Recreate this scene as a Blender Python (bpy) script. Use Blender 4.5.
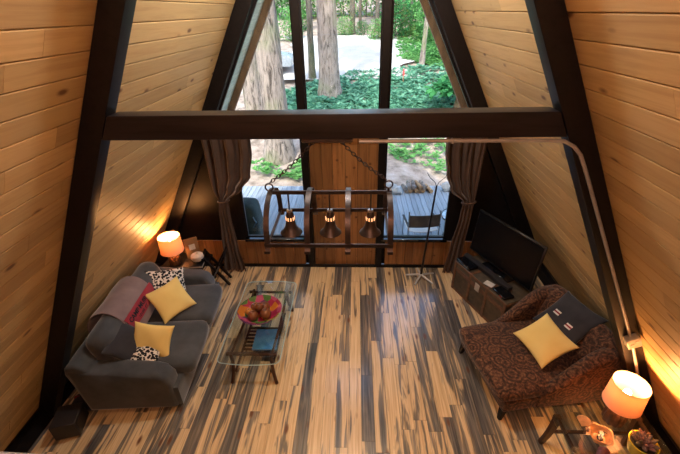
import bpy, bmesh, math, random
from mathutils import Vector, Matrix
for o in list(bpy.data.objects): bpy.data.objects.remove(o)
S = bpy.context.scene; COL = S.collection
random.seed(7); PI = math.pi; R = math.radians

# ------------------------------------------------------------------ camera
CAMF, PITCH, YAW, ROLL = 378.46, R(29.807), R(2.801), R(-1.275)
CAMC = Vector((0.181, 0.0, 3.8))
fw = Vector((-math.sin(YAW)*math.cos(PITCH), math.cos(YAW)*math.cos(PITCH), -math.sin(PITCH)))
r0 = fw.cross(Vector((0, 0, 1))).normalized(); u0 = r0.cross(fw)
CR = r0*math.cos(ROLL)+u0*math.sin(ROLL); CU = u0*math.cos(ROLL)-r0*math.sin(ROLL)
cd = bpy.data.cameras.new('camera'); cam = bpy.data.objects.new('camera', cd); COL.objects.link(cam)
cd.sensor_width = 36; cd.lens = CAMF/680*36; cd.clip_end = 500; cd.clip_start = .02
cam.matrix_world = Matrix(((CR.x, CU.x, -fw.x, CAMC.x), (CR.y, CU.y, -fw.y, CAMC.y), (CR.z, CU.z, -fw.z, CAMC.z), (0, 0, 0, 1)))
S.camera = cam

# ------------------------------------------------------------------ sky, sun, exposure
w = bpy.data.worlds.new('world'); S.world = w; w.use_nodes = True
nt = w.node_tree; nt.nodes.clear()
wo = nt.nodes.new('ShaderNodeOutputWorld'); bg = nt.nodes.new('ShaderNodeBackground'); sk = nt.nodes.new('ShaderNodeTexSky')
sk.sky_type = 'NISHITA'; sk.sun_disc = False; sk.sun_elevation = R(52); sk.sun_rotation = R(190); sk.dust_density = 2.0
bg.inputs[1].default_value = 0.60
nt.links.new(sk.outputs[0], bg.inputs[0]); nt.links.new(bg.outputs[0], wo.inputs[0])
sd = bpy.data.lights.new('sun', 'SUN'); sd.energy = 3.4; sd.angle = R(.8); sd.color = (1, .96, .88)
so = bpy.data.objects.new('sun', sd); COL.objects.link(so)
so.rotation_euler = Vector((.22, .70, -.95)).to_track_quat('-Z', 'Y').to_euler(); so.location = (-3, -12, 20)
vs = S.view_settings; vs.view_transform = 'Standard'; vs.look = 'None'; vs.gamma = 1; vs.use_curve_mapping = False; vs.exposure = 0.5
S.display_settings.display_device = 'sRGB'

# ------------------------------------------------------------------ helpers: node materials
class N:
    def __init__(s, name):
        s.m = bpy.data.materials.new(name); s.m.use_nodes = True; s.t = s.m.node_tree
        s.p = s.t.nodes['Principled BSDF']; s.out = s.t.nodes['Material Output']
    def n(s, typ, **kw):
        x = s.t.nodes.new('ShaderNode'+typ)
        for k, v in kw.items(): setattr(x, k, v)
        return x
    def l(s, a, b): s.t.links.new(a, b)
    def pos(s, scale=(1, 1, 1), rnd=0., obj=False):
        if obj: src = s.n('TexCoord').outputs['Object']
        else: src = s.n('NewGeometry').outputs['Position']
        mp = s.n('Mapping'); mp.inputs['Scale'].default_value = scale; s.l(src, mp.inputs[0]); v = mp.outputs[0]
        if rnd:
            oi = s.n('ObjectInfo'); mul = s.n('Math', operation='MULTIPLY'); mul.inputs[1].default_value = rnd; s.l(oi.outputs['Random'], mul.inputs[0])
            ad = s.n('VectorMath', operation='ADD'); s.l(v, ad.inputs[0]); s.l(mul.outputs[0], ad.inputs[1]); v = ad.outputs[0]
        return v
    def noise(s, v, scale, detail=3, rough=.55, dist=0):
        x = s.n('TexNoise'); x.inputs['Scale'].default_value = scale; x.inputs['Detail'].default_value = detail
        x.inputs['Roughness'].default_value = rough; x.inputs['Distortion'].default_value = dist
        if v: s.l(v, x.inputs['Vector'])
        return x.outputs['Fac']
    def ramp(s, f, stops, const=False):
        x = s.n('ValToRGB'); cr = x.color_ramp
        if const: cr.interpolation = 'CONSTANT'
        while len(cr.elements) < len(stops): cr.elements.new(.5)
        for e, (p, c) in zip(cr.elements, stops): e.position = p; e.color = (*c, 1) if len(c) == 3 else c
        s.l(f, x.inputs[0]); return x.outputs[0]
    def mix(s, f, a, b, mode='MIX'):
        x = s.n('Mix', data_type='RGBA', blend_type=mode)
        if isinstance(f, (int, float)): x.inputs[0].default_value = f
        else: s.l(f, x.inputs[0])
        for i, c in ((6, a), (7, b)):
            if isinstance(c, tuple): x.inputs[i].default_value = (*c, 1)
            else: s.l(c, x.inputs[i])
        return x.outputs[2]
    def math(s, op, a, b=0., clamp=False):
        x = s.n('Math', operation=op); x.use_clamp = clamp
        for i, c in ((0, a), (1, b)):
            if isinstance(c, (int, float)): x.inputs[i].default_value = c
            else: s.l(c, x.inputs[i])
        return x.outputs[0]
    def bump(s, h, st=.3, d=.01):
        x = s.n('Bump'); x.inputs['Strength'].default_value = st; x.inputs['Distance'].default_value = d
        s.l(h, x.inputs['Height']); s.l(x.outputs[0], s.p.inputs['Normal'])
    def base(s, c):
        if isinstance(c, tuple): s.p.inputs['Base Color'].default_value = (*c, 1)
        else: s.l(c, s.p.inputs['Base Color'])
    def set(s, rough=.5, metal=0., spec=.5, **kw):
        s.p.inputs['Roughness'].default_value = rough; s.p.inputs['Metallic'].default_value = metal; s.p.inputs['Specular IOR Level'].default_value = spec
        for k, v in kw.items(): s.p.inputs[k].default_value = v
M = {}
def simple(name, col, rough=.5, metal=0., var=.15, scale=12, bump=0., spec=.5, col2=None, **kw):
    a = N(name); v = a.pos(obj=True); f = a.noise(v, scale, 4)
    c2 = col2 or tuple(x*(1-var*2) for x in col)
    a.base(a.ramp(f, [(.3, c2), (.7, col)])); a.set(rough, metal, spec, **kw)
    if bump: a.bump(f, bump, .01)
    M[name] = a.m; return a.m
def wood(name, light, dark, grain=(18, .9, 18), rnd=37., tone=.35, rough=.45, knots=True, knotcol=(.10, .035, .012), coat=0., spec=.4):
    a = N(name); oi = a.n('ObjectInfo')
    v = a.pos(grain, rnd); g = a.noise(v, 1.6, 4, .6, .6)
    c = a.ramp(g, [(.28, dark), (.55, light), (.8, tuple(x*.86 for x in light))])
    t = a.math('MULTIPLY', oi.outputs['Random'], tone); t = a.math('ADD', t, 1-tone)
    tc = a.n('CombineColor')
    for i in range(3): a.l(t, tc.inputs[i])
    c = a.mix(1., c, tc.outputs[0], 'MULTIPLY')
    if knots:
        vk = a.pos((5.5, 2.3, 5.5), rnd*1.7); vo = a.n('TexVoronoi'); vo.inputs['Scale'].default_value = 1.; a.l(vk, vo.inputs['Vector'])
        kf = a.ramp(vo.outputs['Distance'], [(.07, (.9, .9, .9)), (.10, (.5, .5, .5)), (.15, (0, 0, 0))])
        c = a.mix(kf, c, knotcol)
    a.base(c); a.set(rough, spec=spec); a.bump(g, .12, .004)
    if coat: a.p.inputs['Coat Weight'].default_value = coat; a.p.inputs['Coat Roughness'].default_value = .12
    M[name] = a.m; return a.m

wood('wall_wood', (.64, .435, .20), (.52, .33, .142), tone=.34, rough=.5)
wood('knee_wood', (.34, .155, .055), (.17, .07, .022), grain=(16, 16, .8), tone=.45, rough=.4)
wood('dark_wood', (.0085, .0065, .007), (.003, .0026, .003), grain=(14, 14, 14), tone=.3, rough=.42, knots=False, spec=.22)
wood('beam_wood', (.015, .012, .016), (.004, .0035, .005), grain=(1.2, 14, 14), tone=.2, rough=.35, knots=False, spec=.3)
wood('stained_wood', (.075, .028, .013), (.025, .010, .006), grain=(12, 12, 12), tone=.3, rough=.35, knots=False)
wood('eave_paint', (.62, .70, .60), (.45, .52, .42), tone=.15, rough=.6, knots=False)
wood('fascia_wood', (.26, .14, .075), (.15, .075, .04), grain=(8, 8, 2), tone=.2, rough=.6, knots=False)
wood('deck_wood', (.34, .38, .42), (.20, .23, .26), grain=(20, 1., 20), tone=.3, rough=.6, knots=False)
wood('log_wood', (.50, .30, .14), (.22, .12, .06), grain=(6, 6, 6), tone=.5, rough=.8, knots=False)
# blue-stained pine floor
a = N('floor_wood'); oi = a.n('ObjectInfo')
v1 = a.pos((10.5, .7, 1), 91.); s1 = a.noise(v1, 1., 3, .55, 1.3)
v2 = a.pos((55, 1.6, 1), 53.); s2 = a.noise(v2, 1., 3, .6, .4)
st = a.math('ADD', a.math('MULTIPLY', s1, 1.05), a.math('MULTIPLY', s2, .28))
st = a.math('ADD', st, a.math('MULTIPLY', a.math('SUBTRACT', oi.outputs['Random'], .5), .30))
cream = a.ramp(s2, [(.3, (.50, .33, .17)), (.62, (.74, .56, .34))])
blue = a.ramp(s2, [(.3, (.022, .023, .027)), (.5, (.085, .082, .085)), (.72, (.24, .21, .18))])
f = a.ramp(st, [(.64, (0, 0, 0)), (.70, (.8, .8, .8)), (.84, (1, 1, 1))])
c = a.mix(f, cream, blue)
vk = a.pos((6.2, 2.2, 1), 61.); vo = a.n('TexVoronoi'); a.l(vk, vo.inputs['Vector']); vo.inputs['Scale'].default_value = 1.
kf = a.ramp(vo.outputs['Distance'], [(.06, (1, 1, 1)), (.10, (.7, .7, .7)), (.16, (0, 0, 0))])
c = a.mix(kf, c, (.13, .04, .012)); a.base(c); a.set(.3); a.bump(s2, .06, .002)
a.p.inputs['Coat Weight'].default_value = 1.; a.p.inputs['Coat Roughness'].default_value = .18; a.p.inputs['Coat IOR'].default_value = 1.7
M['floor_wood'] = a.m

def fabric(name, c1, c2, rough=.9, scale=260, sheen=.4, blot=5):
    a = N(name); v = a.pos(obj=True); f = a.noise(v, blot, 3); g = a.noise(v, scale, 2)
    c = a.ramp(f, [(.3, c2), (.7, c1)]); a.base(c); a.set(rough, spec=.2); a.bump(g, .25, .002)
    a.p.inputs['Sheen Weight'].default_value = sheen; a.p.inputs['Sheen Roughness'].default_value = .4
    M[name] = a.m
fabric('sofa_velvet', (.075, .080, .090), (.045, .049, .056), sheen=.5)
fabric('yellow_cloth', (.86, .66, .25), (.79, .58, .20), blot=3, sheen=.15)
fabric('slate_cloth', (.042, .042, .050), (.028, .028, .036))
fabric('charcoal_wool', (.040, .040, .048), (.022, .022, .028), scale=150)
fabric('throw_wool', (.26, .19, .19), (.19, .135, .14), scale=200)
fabric('red_wool', (.36, .035, .055), (.26, .022, .038), scale=200)
fabric('curtain_cloth', (.10, .058, .042), (.058, .034, .024), sheen=.3, blot=2)
fabric('grill_cloth', (.045, .075, .08), (.022, .035, .04), sheen=.1)
fabric('navy_cloth', (.02, .022, .035), (.01, .011, .016))
fabric('white_cloth', (.75, .73, .70), (.62, .6, .58))
fabric('maroon_cloth', (.30, .03, .04), (.22, .02, .03))
fabric('mesh_cloth', (.13, .11, .10), (.08, .065, .06))
# black and white brush-mark fabric
a = N('speckled_cloth'); v = a.pos((1, 1, .4), obj=True); vo = a.n('TexVoronoi'); vo.inputs['Scale'].default_value = 34; a.l(v, vo.inputs['Vector'])
nz = a.noise(v, 30, 2); d = a.math('ADD', vo.outputs['Distance'], a.math('MULTIPLY', nz, .5))
a.base(a.ramp(d, [(.0, (.012, .012, .016)), (.76, (.012, .012, .016)), (.82, (.72, .66, .60))])); a.set(.9, spec=.2); M['speckled_cloth'] = a.m
# brown paisley
a = N('paisley_cloth'); v = a.pos(obj=True); nz = a.n('TexNoise'); nz.inputs['Scale'].default_value = 7; a.l(v, nz.inputs['Vector'])
vv = a.n('VectorMath', operation='MULTIPLY_ADD'); a.l(nz.outputs['Color'], vv.inputs[0]); vv.inputs[1].default_value = (.09, .09, .09); a.l(v, vv.inputs[2])
vo = a.n('TexVoronoi'); vo.inputs['Scale'].default_value = 6.5; a.l(vv.outputs[0], vo.inputs['Vector'])
wv = a.math('SINE', a.math('MULTIPLY', vo.outputs['Distance'], 26.)); fine = a.noise(v, 45, 4, .7)
k = a.math('ADD', a.math('MULTIPLY', wv, .10), fine)
a.base(a.ramp(k, [(.34, (.016, .009, .008)), (.48, (.062, .027, .016)), (.60, (.12, .052, .027)), (.74, (.20, .105, .055))])); a.set(.85, spec=.2)
a.p.inputs['Sheen Weight'].default_value = .2; M['paisley_cloth'] = a.m
# lamp shade: translucent linen
a = N('shade_linen'); tr = a.n('BsdfTranslucent'); df = a.n('BsdfDiffuse'); mx = a.n('MixShader')
tr.inputs[0].default_value = (.40, .165, .07, 1); df.inputs[0].default_value = (.78, .52, .38, 1); mx.inputs[0].default_value = .86
a.l(tr.outputs[0], mx.inputs[1]); a.l(df.outputs[0], mx.inputs[2]); a.l(mx.outputs[0], a.out.inputs[0]); M['shade_linen'] = a.m
def emis(name, col, st):
    a = N(name); a.base((.8, .8, .8)); a.p.inputs['Emission Color'].default_value = (*col, 1); a.p.inputs['Emission Strength'].default_value = st; M[name] = a.m
emis('bulb_glow', (1, .72, .40), 30.); emis('bell_glow', (1, .42, .16), 1.0); emis('fill_globe_glow', (1, .72, .45), 8.)
def glass(name, tint, refl=1.):
    a = N(name); t = a.n('BsdfTransparent'); t.inputs[0].default_value = (*tint, 1); g = a.n('BsdfGlossy'); g.inputs['Roughness'].default_value = .01
    fr = a.n('LayerWeight'); fr.inputs[0].default_value = .5; mx = a.n('MixShader')
    k = a.math('ADD', a.math('MULTIPLY', a.math('POWER', fr.outputs['Facing'], 4.), .9), .045)
    a.l(a.math('MULTIPLY', k, refl), mx.inputs[0]); a.l(t.outputs[0], mx.inputs[1]); a.l(g.outputs[0], mx.inputs[2]); a.l(mx.outputs[0], a.out.inputs[0]); M[name] = a.m
glass('window_glass', (.97, .99, .98), .6); glass('table_glass', (.92, .97, .985), 1.8); glass('glass_edge', (.35, .55, .52), 1.)
simple('edge_glass', (.42, .58, .60), .2)
simple('bright_steel', (.62, .64, .68), .35, .3)
simple('iron', (.078, .060, .060), .42, .7, .2, 20, .05)
simple('dark_steel', (.03, .028, .03), .35, .6)
simple('steel', (.55, .56, .58), .3, .9)
simple('conduit_steel', (.42, .42, .44), .4, .4)
simple('box_steel', (.55, .52, .48), .5, .4)
simple('black_plastic', (.010, .010, .012), .3); simple('black_gloss', (.006, .006, .008), .08)
simple('speaker_black', (.022, .018, .019), .5)
simple('tv_screen', (.004, .004, .005), .25, spec=.15)
simple('ceramic_yellow', (.62, .50, .03), .25, var=.05)
simple('ceramic_white', (.72, .62, .54), .5, var=.12, scale=25)
simple('peach_shell', (.76, .37, .15), .5, var=.18, scale=30)
simple('purple_shell', (.22, .07, .075), .45, var=.3, scale=40)
simple('walnut_base', (.11, .05, .025), .5, var=.3, scale=30, bump=.2)
simple('succulent_leaf', (.13, .17, .075), .5, col2=(.17, .075, .075), scale=9)
simple('soil', (.03, .02, .012), .95)
simple('trunk_leather', (.085, .062, .038), .55, var=.35, scale=14, bump=.2, col2=(.035, .027, .018))
simple('trunk_strap', (.17, .075, .035), .45, var=.3, scale=18)
simple('paper', (.62, .58, .54), .8); simple('card_brown', (.27, .14, .055), .7); simple('blue_print', (.04, .20, .60), .3, col2=(.14, .42, .80), scale=9)
simple('blue_gloss', (.10, .20, .32), .12)
simple('fruit_brown', (.10, .03, .016), .35, col2=(.18, .06, .02), scale=9); simple('fruit_gold', (.48, .22, .04), .35, col2=(.30, .10, .03), scale=9)
def bark(name, c1, c2, moss):
    a = N(name); v = a.pos((9, 9, 1.6)); f = a.noise(v, 1.2, 5, .65, 1.); g = a.noise(a.pos(), .8, 3); c = a.ramp(f, [(.36, c2), (.5, c1), (.62, tuple(x*1.25 for x in c1))])
    a.base(a.mix(a.ramp(g, [(.5, (0, 0, 0)), (.68, (.6, .6, .6))]), c, moss)); a.set(.95); a.bump(f, 1., .08); M[name] = a.m
bark('bark', (.25, .20, .165), (.06, .045, .035), (.16, .19, .07)); bark('bark_dark', (.10, .09, .07), (.03, .025, .02), (.07, .09, .03))
simple('stake_red', (.75, .05, .05), .6); simple('car_paint', (.42, .46, .50), .25, .3); simple('tyre', (.012, .012, .012), .8)
simple('rock', (.48, .46, .43), .9, col2=(.28, .27, .25), scale=5)
# bowl: bright floral glaze
a = N('bowl_glaze'); v = a.pos(obj=True); vo = a.n('TexVoronoi'); vo.inputs['Scale'].default_value = 11; a.l(v, vo.inputs['Vector'])
sp = a.n('SeparateColor'); a.l(vo.outputs['Color'], sp.inputs[0])
a.base(a.ramp(sp.outputs[0], [(0, (.26, .02, .06)), (.28, (.07, .14, .04)), (.45, (.34, .06, .14)), (.62, (.40, .13, .02)), (.75, (.10, .03, .09)), (.88, (.25, .22, .04))], True)); a.set(.15); M['bowl_glaze'] = a.m
# leaves (lighter and darker kinds)
def leaf(name, c1, c2):
    a = N(name); gi = a.n('NewGeometry'); col = a.ramp(gi.outputs['Random Per Island'], [(0, c2), (1, c1)])
    d = a.n('BsdfDiffuse'); t = a.n('BsdfTranslucent'); mx = a.n('MixShader'); mx.inputs[0].default_value = .45
    a.l(col, d.inputs[0]); a.l(col, t.inputs[0]); a.l(d.outputs[0], mx.inputs[1]); a.l(t.outputs[0], mx.inputs[2]); a.l(mx.outputs[0], a.out.inputs[0]); M[name] = a.m
leaf('leaf_fern', (.22, .46, .30), (.07, .22, .13)); leaf('leaf_light', (.22, .46, .15), (.08, .25, .07)); leaf('leaf_dark', (.08, .30, .10), (.03, .14, .05))
# forest ground: pale gravel, dirt and moss
a = N('forest_ground'); v = a.pos(); n1 = a.noise(v, .22, 4, .6); n2 = a.noise(v, 2.3, 5, .65); n3 = a.noise(v, 14, 3)
dirt = a.ramp(n2, [(.3, (.11, .08, .055)), (.5, (.30, .23, .18)), (.72, (.42, .35, .30))])
moss = a.ramp(n3, [(.35, (.06, .16, .05)), (.65, (.20, .36, .11))])
f = a.math('ADD', n1, a.math('MULTIPLY', n2, 1.1)); c = a.mix(a.ramp(f, [(1.06, (0, 0, 0)), (1.14, (1, 1, 1))]), dirt, moss); a.base(c); a.set(.95); a.bump(n3, .5, .05); M['forest_ground'] = a.m
simple('gravel', (.46, .43, .40), .95, var=.1, scale=1.5)

# ------------------------------------------------------------------ helpers: geometry
class B:
    def __init__(s): s.b = bmesh.new()
    def _add(s, vs, fs):
        V = [s.b.verts.new(v) for v in vs]
        for f in fs:
            try: s.b.faces.new([V[i] for i in f])
            except ValueError: pass
        return V
    def box(s, c, size, rot=None, bev=0., seg=1):
        g = bmesh.ops.create_cube(s.b, size=1); vs = g['verts']
        m = Matrix.Diagonal((*size, 1)); bmesh.ops.transform(s.b, matrix=m, verts=vs)
        if bev:
            es = list({e for v in vs for e in v.link_edges}); r = bmesh.ops.bevel(s.b, geom=es, offset=bev, segments=seg, affect='EDGES', profile=.6)
            vs = list({v for f in r['faces'] for v in f.verts} | {v for v in vs if v.is_valid})
            # all verts of this island
            seen = set(vs); st = list(vs)
            while st:
                v = st.pop()
                for e in v.link_edges:
                    o = e.other_vert(v)
                    if o not in seen: seen.add(o); st.append(o)
            vs = list(seen)
        m = Matrix.Translation(c) @ (rot.to_4x4() if rot is not None else Matrix.Identity(4)); bmesh.ops.transform(s.b, matrix=m, verts=vs); return s
    def rings(s, rings, cap=True, closed=True):
        n = len(rings[0]); V = [[s.b.verts.new(p) for p in r] for r in rings]
        for i in range(len(V)-1):
            for j in range(n if closed else n-1):
                k = (j+1) % n; s.b.faces.new((V[i][j], V[i][k], V[i+1][k], V[i+1][j]))
        if cap and closed: s.b.faces.new(V[0][::-1]); s.b.faces.new(V[-1])
        return s
    def tube(s, pts, r, n=8, flat=None, up=None, cap=True):
        pts = [Vector(p) for p in pts]; rr = r if isinstance(r, (list, tuple)) else [r]*len(pts); rings = []; px = None
        for i, p in enumerate(pts):
            t = (pts[min(i+1, len(pts)-1)]-pts[max(i-1, 0)]).normalized()
            if px is None or up is not None:
                q = Vector(up) if up is not None else (Vector((0, 0, 1)) if abs(t.z) < .9 else Vector((1, 0, 0)))
                x = q.cross(t).normalized()
            else: x = (px-t*px.dot(t)).normalized()
            px = x; y = t.cross(x); fy = flat if flat else 1.
            if flat: # rectangular section
                a, b_ = rr[i], rr[i]*flat; rings.append([p+x*a+y*b_, p-x*a+y*b_, p-x*a-y*b_, p+x*a-y*b_])
            else: rings.append([p+x*rr[i]*math.cos(2*PI*k/n)+y*rr[i]*math.sin(2*PI*k/n) for k in range(n)])
        return s.rings(rings, cap)
    def cyl(s, a, b_, r, r2=None, n=12): return s.tube([a, b_], [r, r2 if r2 is not None else r], n)
    def lathe(s, prof, n=24, c=(0, 0, 0), cap=False, wob=None):
        c = Vector(c)
        return s.rings([[c+Vector((rad*(wob(2*PI*k/n) if wob else 1)*math.cos(2*PI*k/n), rad*(wob(2*PI*k/n) if wob else 1)*math.sin(2*PI*k/n), z)) for k in range(n)] for rad, z in prof], cap)
    def ball(s, c, r, n=12, sc=(1, 1, 1)):
        g = bmesh.ops.create_uvsphere(s.b, u_segments=n, v_segments=max(6, n*2//3), radius=r)
        bmesh.ops.transform(s.b, matrix=Matrix.Translation(c) @ Matrix.Diagonal((*sc, 1)), verts=g['verts']); return s
    def soft(s, c, size, rad, n=8, bulge=(0, 0, 0), rot=None, fn=None):
        # rounded, slightly inflated box
        h = [x/2 for x in size]; vs = {}; c = Vector(c); rm = rot if rot is not None else Matrix.Identity(3)
        def vert(p):
            k = tuple(round(q, 4) for q in p)
            if k in vs: return vs[k]
            q = [p[i]*h[i] for i in range(3)]; inn = [max(-h[i]+rad, min(h[i]-rad, q[i])) for i in range(3)]
            d = Vector([q[i]-inn[i] for i in range(3)])
            if d.length > 1e-9: d = d.normalized()*rad
            o = Vector(inn)+d
            for i in range(3):
                j, k2 = (i+1) % 3, (i+2) % 3; o[i] += bulge[i]*math.copysign(1, p[i])*(abs(p[i])**2)*math.cos(p[j]*PI/2)*math.cos(p[k2]*PI/2)
            if fn: o = fn(o)
            v = s.b.verts.new(c+rm @ o); vs[k] = v; return v
        def g(i):
            t = -1+2*i/n
            return math.copysign(abs(t)**.75, t)
        for ax in range(3):
            for sg in (-1, 1):
                for i in range(n):
                    for j in range(n):
                        q = []
                        for (a_, b_) in ((i, j), (i+1, j), (i+1, j+1), (i, j+1)):
                            p = [0, 0, 0]; p[ax] = sg; p[(ax+1) % 3] = g(a_); p[(ax+2) % 3] = g(b_); q.append(vert(p))
                        try: s.b.faces.new(q if sg > 0 else q[::-1])
                        except ValueError: pass
        return s
    def prism(s, poly, y0, y1, axis='y', bev=0.):
        def P(a_, b_, t): return {'y': (a_, t, b_), 'x': (t, a_, b_), 'z': (a_, b_, t)}[axis]
        n = len(poly); V = [s.b.verts.new(P(*p, y0)) for p in poly]+[s.b.verts.new(P(*p, y1)) for p in poly]
        fs = [s.b.faces.new(V[:n][::-1]), s.b.faces.new(V[n:])]+[s.b.faces.new((V[i], V[(i+1) % n], V[n+(i+1) % n], V[n+i])) for i in range(n)]
        if bev: bmesh.ops.bevel(s.b, geom=list({e for f in fs for e in f.edges}), offset=bev, segments=3, affect='EDGES', profile=.6)
        return s
    def sheet(s, fn, nu, nv, th=0.):
        V = [[s.b.verts.new(fn(i/nu, j/nv)) for j in range(nv+1)] for i in range(nu+1)]
        fs = [s.b.faces.new((V[i][j], V[i+1][j], V[i+1][j+1], V[i][j+1])) for i in range(nu) for j in range(nv)]
        if th:
            s.b.normal_update(); bmesh.ops.solidify(s.b, geom=fs, thickness=th)
        return s
    def build(s, name, mat, parent=None, smooth=True, ang=40, loc=None, rot=None):
        bmesh.ops.recalc_face_normals(s.b, faces=s.b.faces)
        me = bpy.data.meshes.new(name); s.b.to_mesh(me); s.b.free(); me.materials.append(M[mat])
        o = bpy.data.objects.new(name, me); COL.objects.link(o)
        if smooth:
            me.polygons.foreach_set('use_smooth', [True]*len(me.polygons))
            try: me.set_sharp_from_angle(angle=R(ang))
            except Exception: pass
        if parent is not None: o.parent = parent
        if loc is not None: o.location = loc
        if rot is not None: o.rotation_euler = rot
        return o
def tag(o, label=None, cat=None, group=None, kind=None):
    if label: o['label'] = label
    if cat: o['category'] = cat
    if group: o['group'] = group
    if kind: o['kind'] = kind
    return o
def thing(name, label, cat, loc=(0, 0, 0), rz=0., group=None):
    o = bpy.data.objects.new(name, None); COL.objects.link(o); o.location = loc; o.rotation_euler = (0, 0, rz); o.empty_display_size = .1
    return tag(o, label, cat, group)
def struct(o): o['kind'] = 'structure'; return o
def dup(o, parent=None):
    c = o.copy(); COL.objects.link(c); c.parent = parent
    for ch in [x for x in bpy.data.objects if x.parent == o]: dup(ch, c)
    return c
def piece_mesh(name, mat, bev=.06):
    me_b = B(); me_b.box((0, 0, 0), (1, 1, 1)); o = me_b.build(name, mat, smooth=False); me = o.data; bpy.data.objects.remove(o); return me
def piece(name, me, parent, loc, scale, rot=None):
    o = bpy.data.objects.new(name, me); COL.objects.link(o); o.parent = parent; o.location = loc; o.scale = scale
    if rot is not None: o.rotation_euler = rot
    return o
def chamfer_plank(name, mat, ch):
    # unit plank: x = width, y = length, z = thickness with the visible top at +z; long top edges eased
    b = B(); h = .5
    prof = [(-h, -h), (h, -h), (h, h-ch*3), (h-ch, h), (-h+ch, h), (-h, h-ch*3)]
    b.rings([[(x, -h, z) for x, z in prof], [(x, h, z) for x, z in prof]]); o = b.build(name, mat, smooth=False); me = o.data; bpy.data.objects.remove(o); return me
def ray(px, py): return fw+CR*((px-340)/CAMF)+CU*((227-py)/CAMF)
GS, GY, GZ = .12, 9.3, -.42                               # garden slope
def gz(y): return GZ+max(0., y-GY)*GS
def ground_at(px, py):
    d = ray(px, py); k = (GZ-GS*GY-CAMC.z)/(d.z-GS*d.y); p = CAMC+d*k; return Vector((p.x, p.y, gz(p.y)))

# ------------------------------------------------------------------ the A-frame shell
W, T, D, YR = 3.313, .522, 5.26, 2.44
Y0 = -2.2; LEAN = math.atan(T); APEX = W/T
PLK = chamfer_plank('plank', 'wall_wood', .03)
def shell(sg, name, ref):
    nrm = Vector((-sg*math.cos(LEAN), 0, -math.sin(LEAN)))                      # into the room
    up = Vector((-sg*math.sin(LEAN), 0, math.cos(LEAN)))
    def pt(z, off=0.): return Vector((sg*(W-T*z), 0, z))+nrm*off
    b = B(); a0, a1 = pt(-.12, -.026), pt(APEX-.02, -.026); c0, c1 = pt(-.12, -.16), pt(APEX+.1, -.16)
    b.rings([[(p.x, y, p.z) for p in (a0, a1, c1, c0)] for y in (Y0, 5.34)])
    root = struct(b.build(name, 'dark_wood', smooth=False))
    dz = .1337; k0 = -int((ref-.10)/dz); row = 0
    z = ref+k0*dz
    rot = Matrix((( up.x, 0, nrm.x), (up.y, 1, nrm.y), (up.z, 0, nrm.z))); 
    e = rot.to_euler(); rnd = random.Random(11 if sg < 0 else 23)
    while z+dz < APEX-.15:
        cuts = [Y0]; y = Y0+rnd.uniform(.8, 3.)
        while y < 5.0:
            cuts.append(y); y += rnd.uniform(1.8, 4.2)
        cuts.append(5.30)
        for q in range(len(cuts)-1):
            c = pt(z+dz/2, -.011); L = cuts[q+1]-cuts[q]-.002
            piece('plank', PLK, root, (c.x, (cuts[q]+cuts[q+1])/2, c.z), (.1508-.0075, L, .022), e)
        z += dz
    return pt, nrm, up
ptL, nL, uL = shell(-1, 'wall_left', 3.3486)
ptR, nR, uR = shell(1, 'wall_right', 3.3625)
# sole plates
for sg, nm in ((-1, 'baseboard_left'), (1, 'baseboard_right')):
    b = B(); b.prism([(sg*3.12, 0), (sg*3.30, 0), (sg*3.25, .105), (sg*3.17, .105)], Y0, 5.25); struct(b.build(nm, 'dark_wood', smooth=False))
b = B(); b.prism([(-.14, APEX-.20), (.14, APEX-.20), (.14, APEX+.1), (-.14, APEX+.1)], Y0-.1, 6.9); struct(b.build('trim_1', 'dark_wood', smooth=False))
# rear wall, loft slab (behind and below the viewer)
b = B(); b.prism([(-W, 0), (W, 0), (0, APEX)], Y0-.1, Y0); struct(b.build('wall_back', 'wall_wood', smooth=False))
b = B(); b.box((0, -.98, 2.33), (3.9, 2.4, .14)); struct(b.build('ceiling', 'wall_wood', smooth=False))
# rafters
def rafter(sg, y0, y1, dx, label, z1=None, mat='dark_wood'):
    z1 = z1 or APEX-.02; t = dx
    b = B(); pr = [(sg*(W-.002), 0.), (sg*(W-t), 0.), (sg*max(.02, W-T*z1-t), z1 if W-T*z1-t > .02 else (W-t)/T), (sg*.002, APEX-.02)]
    b.prism(pr, y0, y1, bev=.006); o = b.build('rafter', mat, ang=25); tag(o, label, 'rafter', kind='structure'); return o
for sg, sd_ in ((-1, 'behind the sofa'), (1, 'carrying the steel conduit')):
    rafter(sg, YR, 2.57, .184, 'near-black rafter on the sloping plank wall %s, tied by the cross beam' % sd_)
    rafter(sg, 5.19, 5.32, .22, 'near-black rafter framing the tall window on the slope %s' % ('above the sofa' if sg < 0 else 'above the television'))
b = B(); zt, zb = 3.229, 3.068
b.prism([(-1.445, zt), (1.445, zt), (1.53, zb), (-1.53, zb)], YR-.004, 2.578, bev=.006)
tag(b.build('tie_beam', 'beam_wood', ang=25), 'dark stained cross beam tying the two rafters above the bell chandelier', 'beam', kind='structure')
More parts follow.
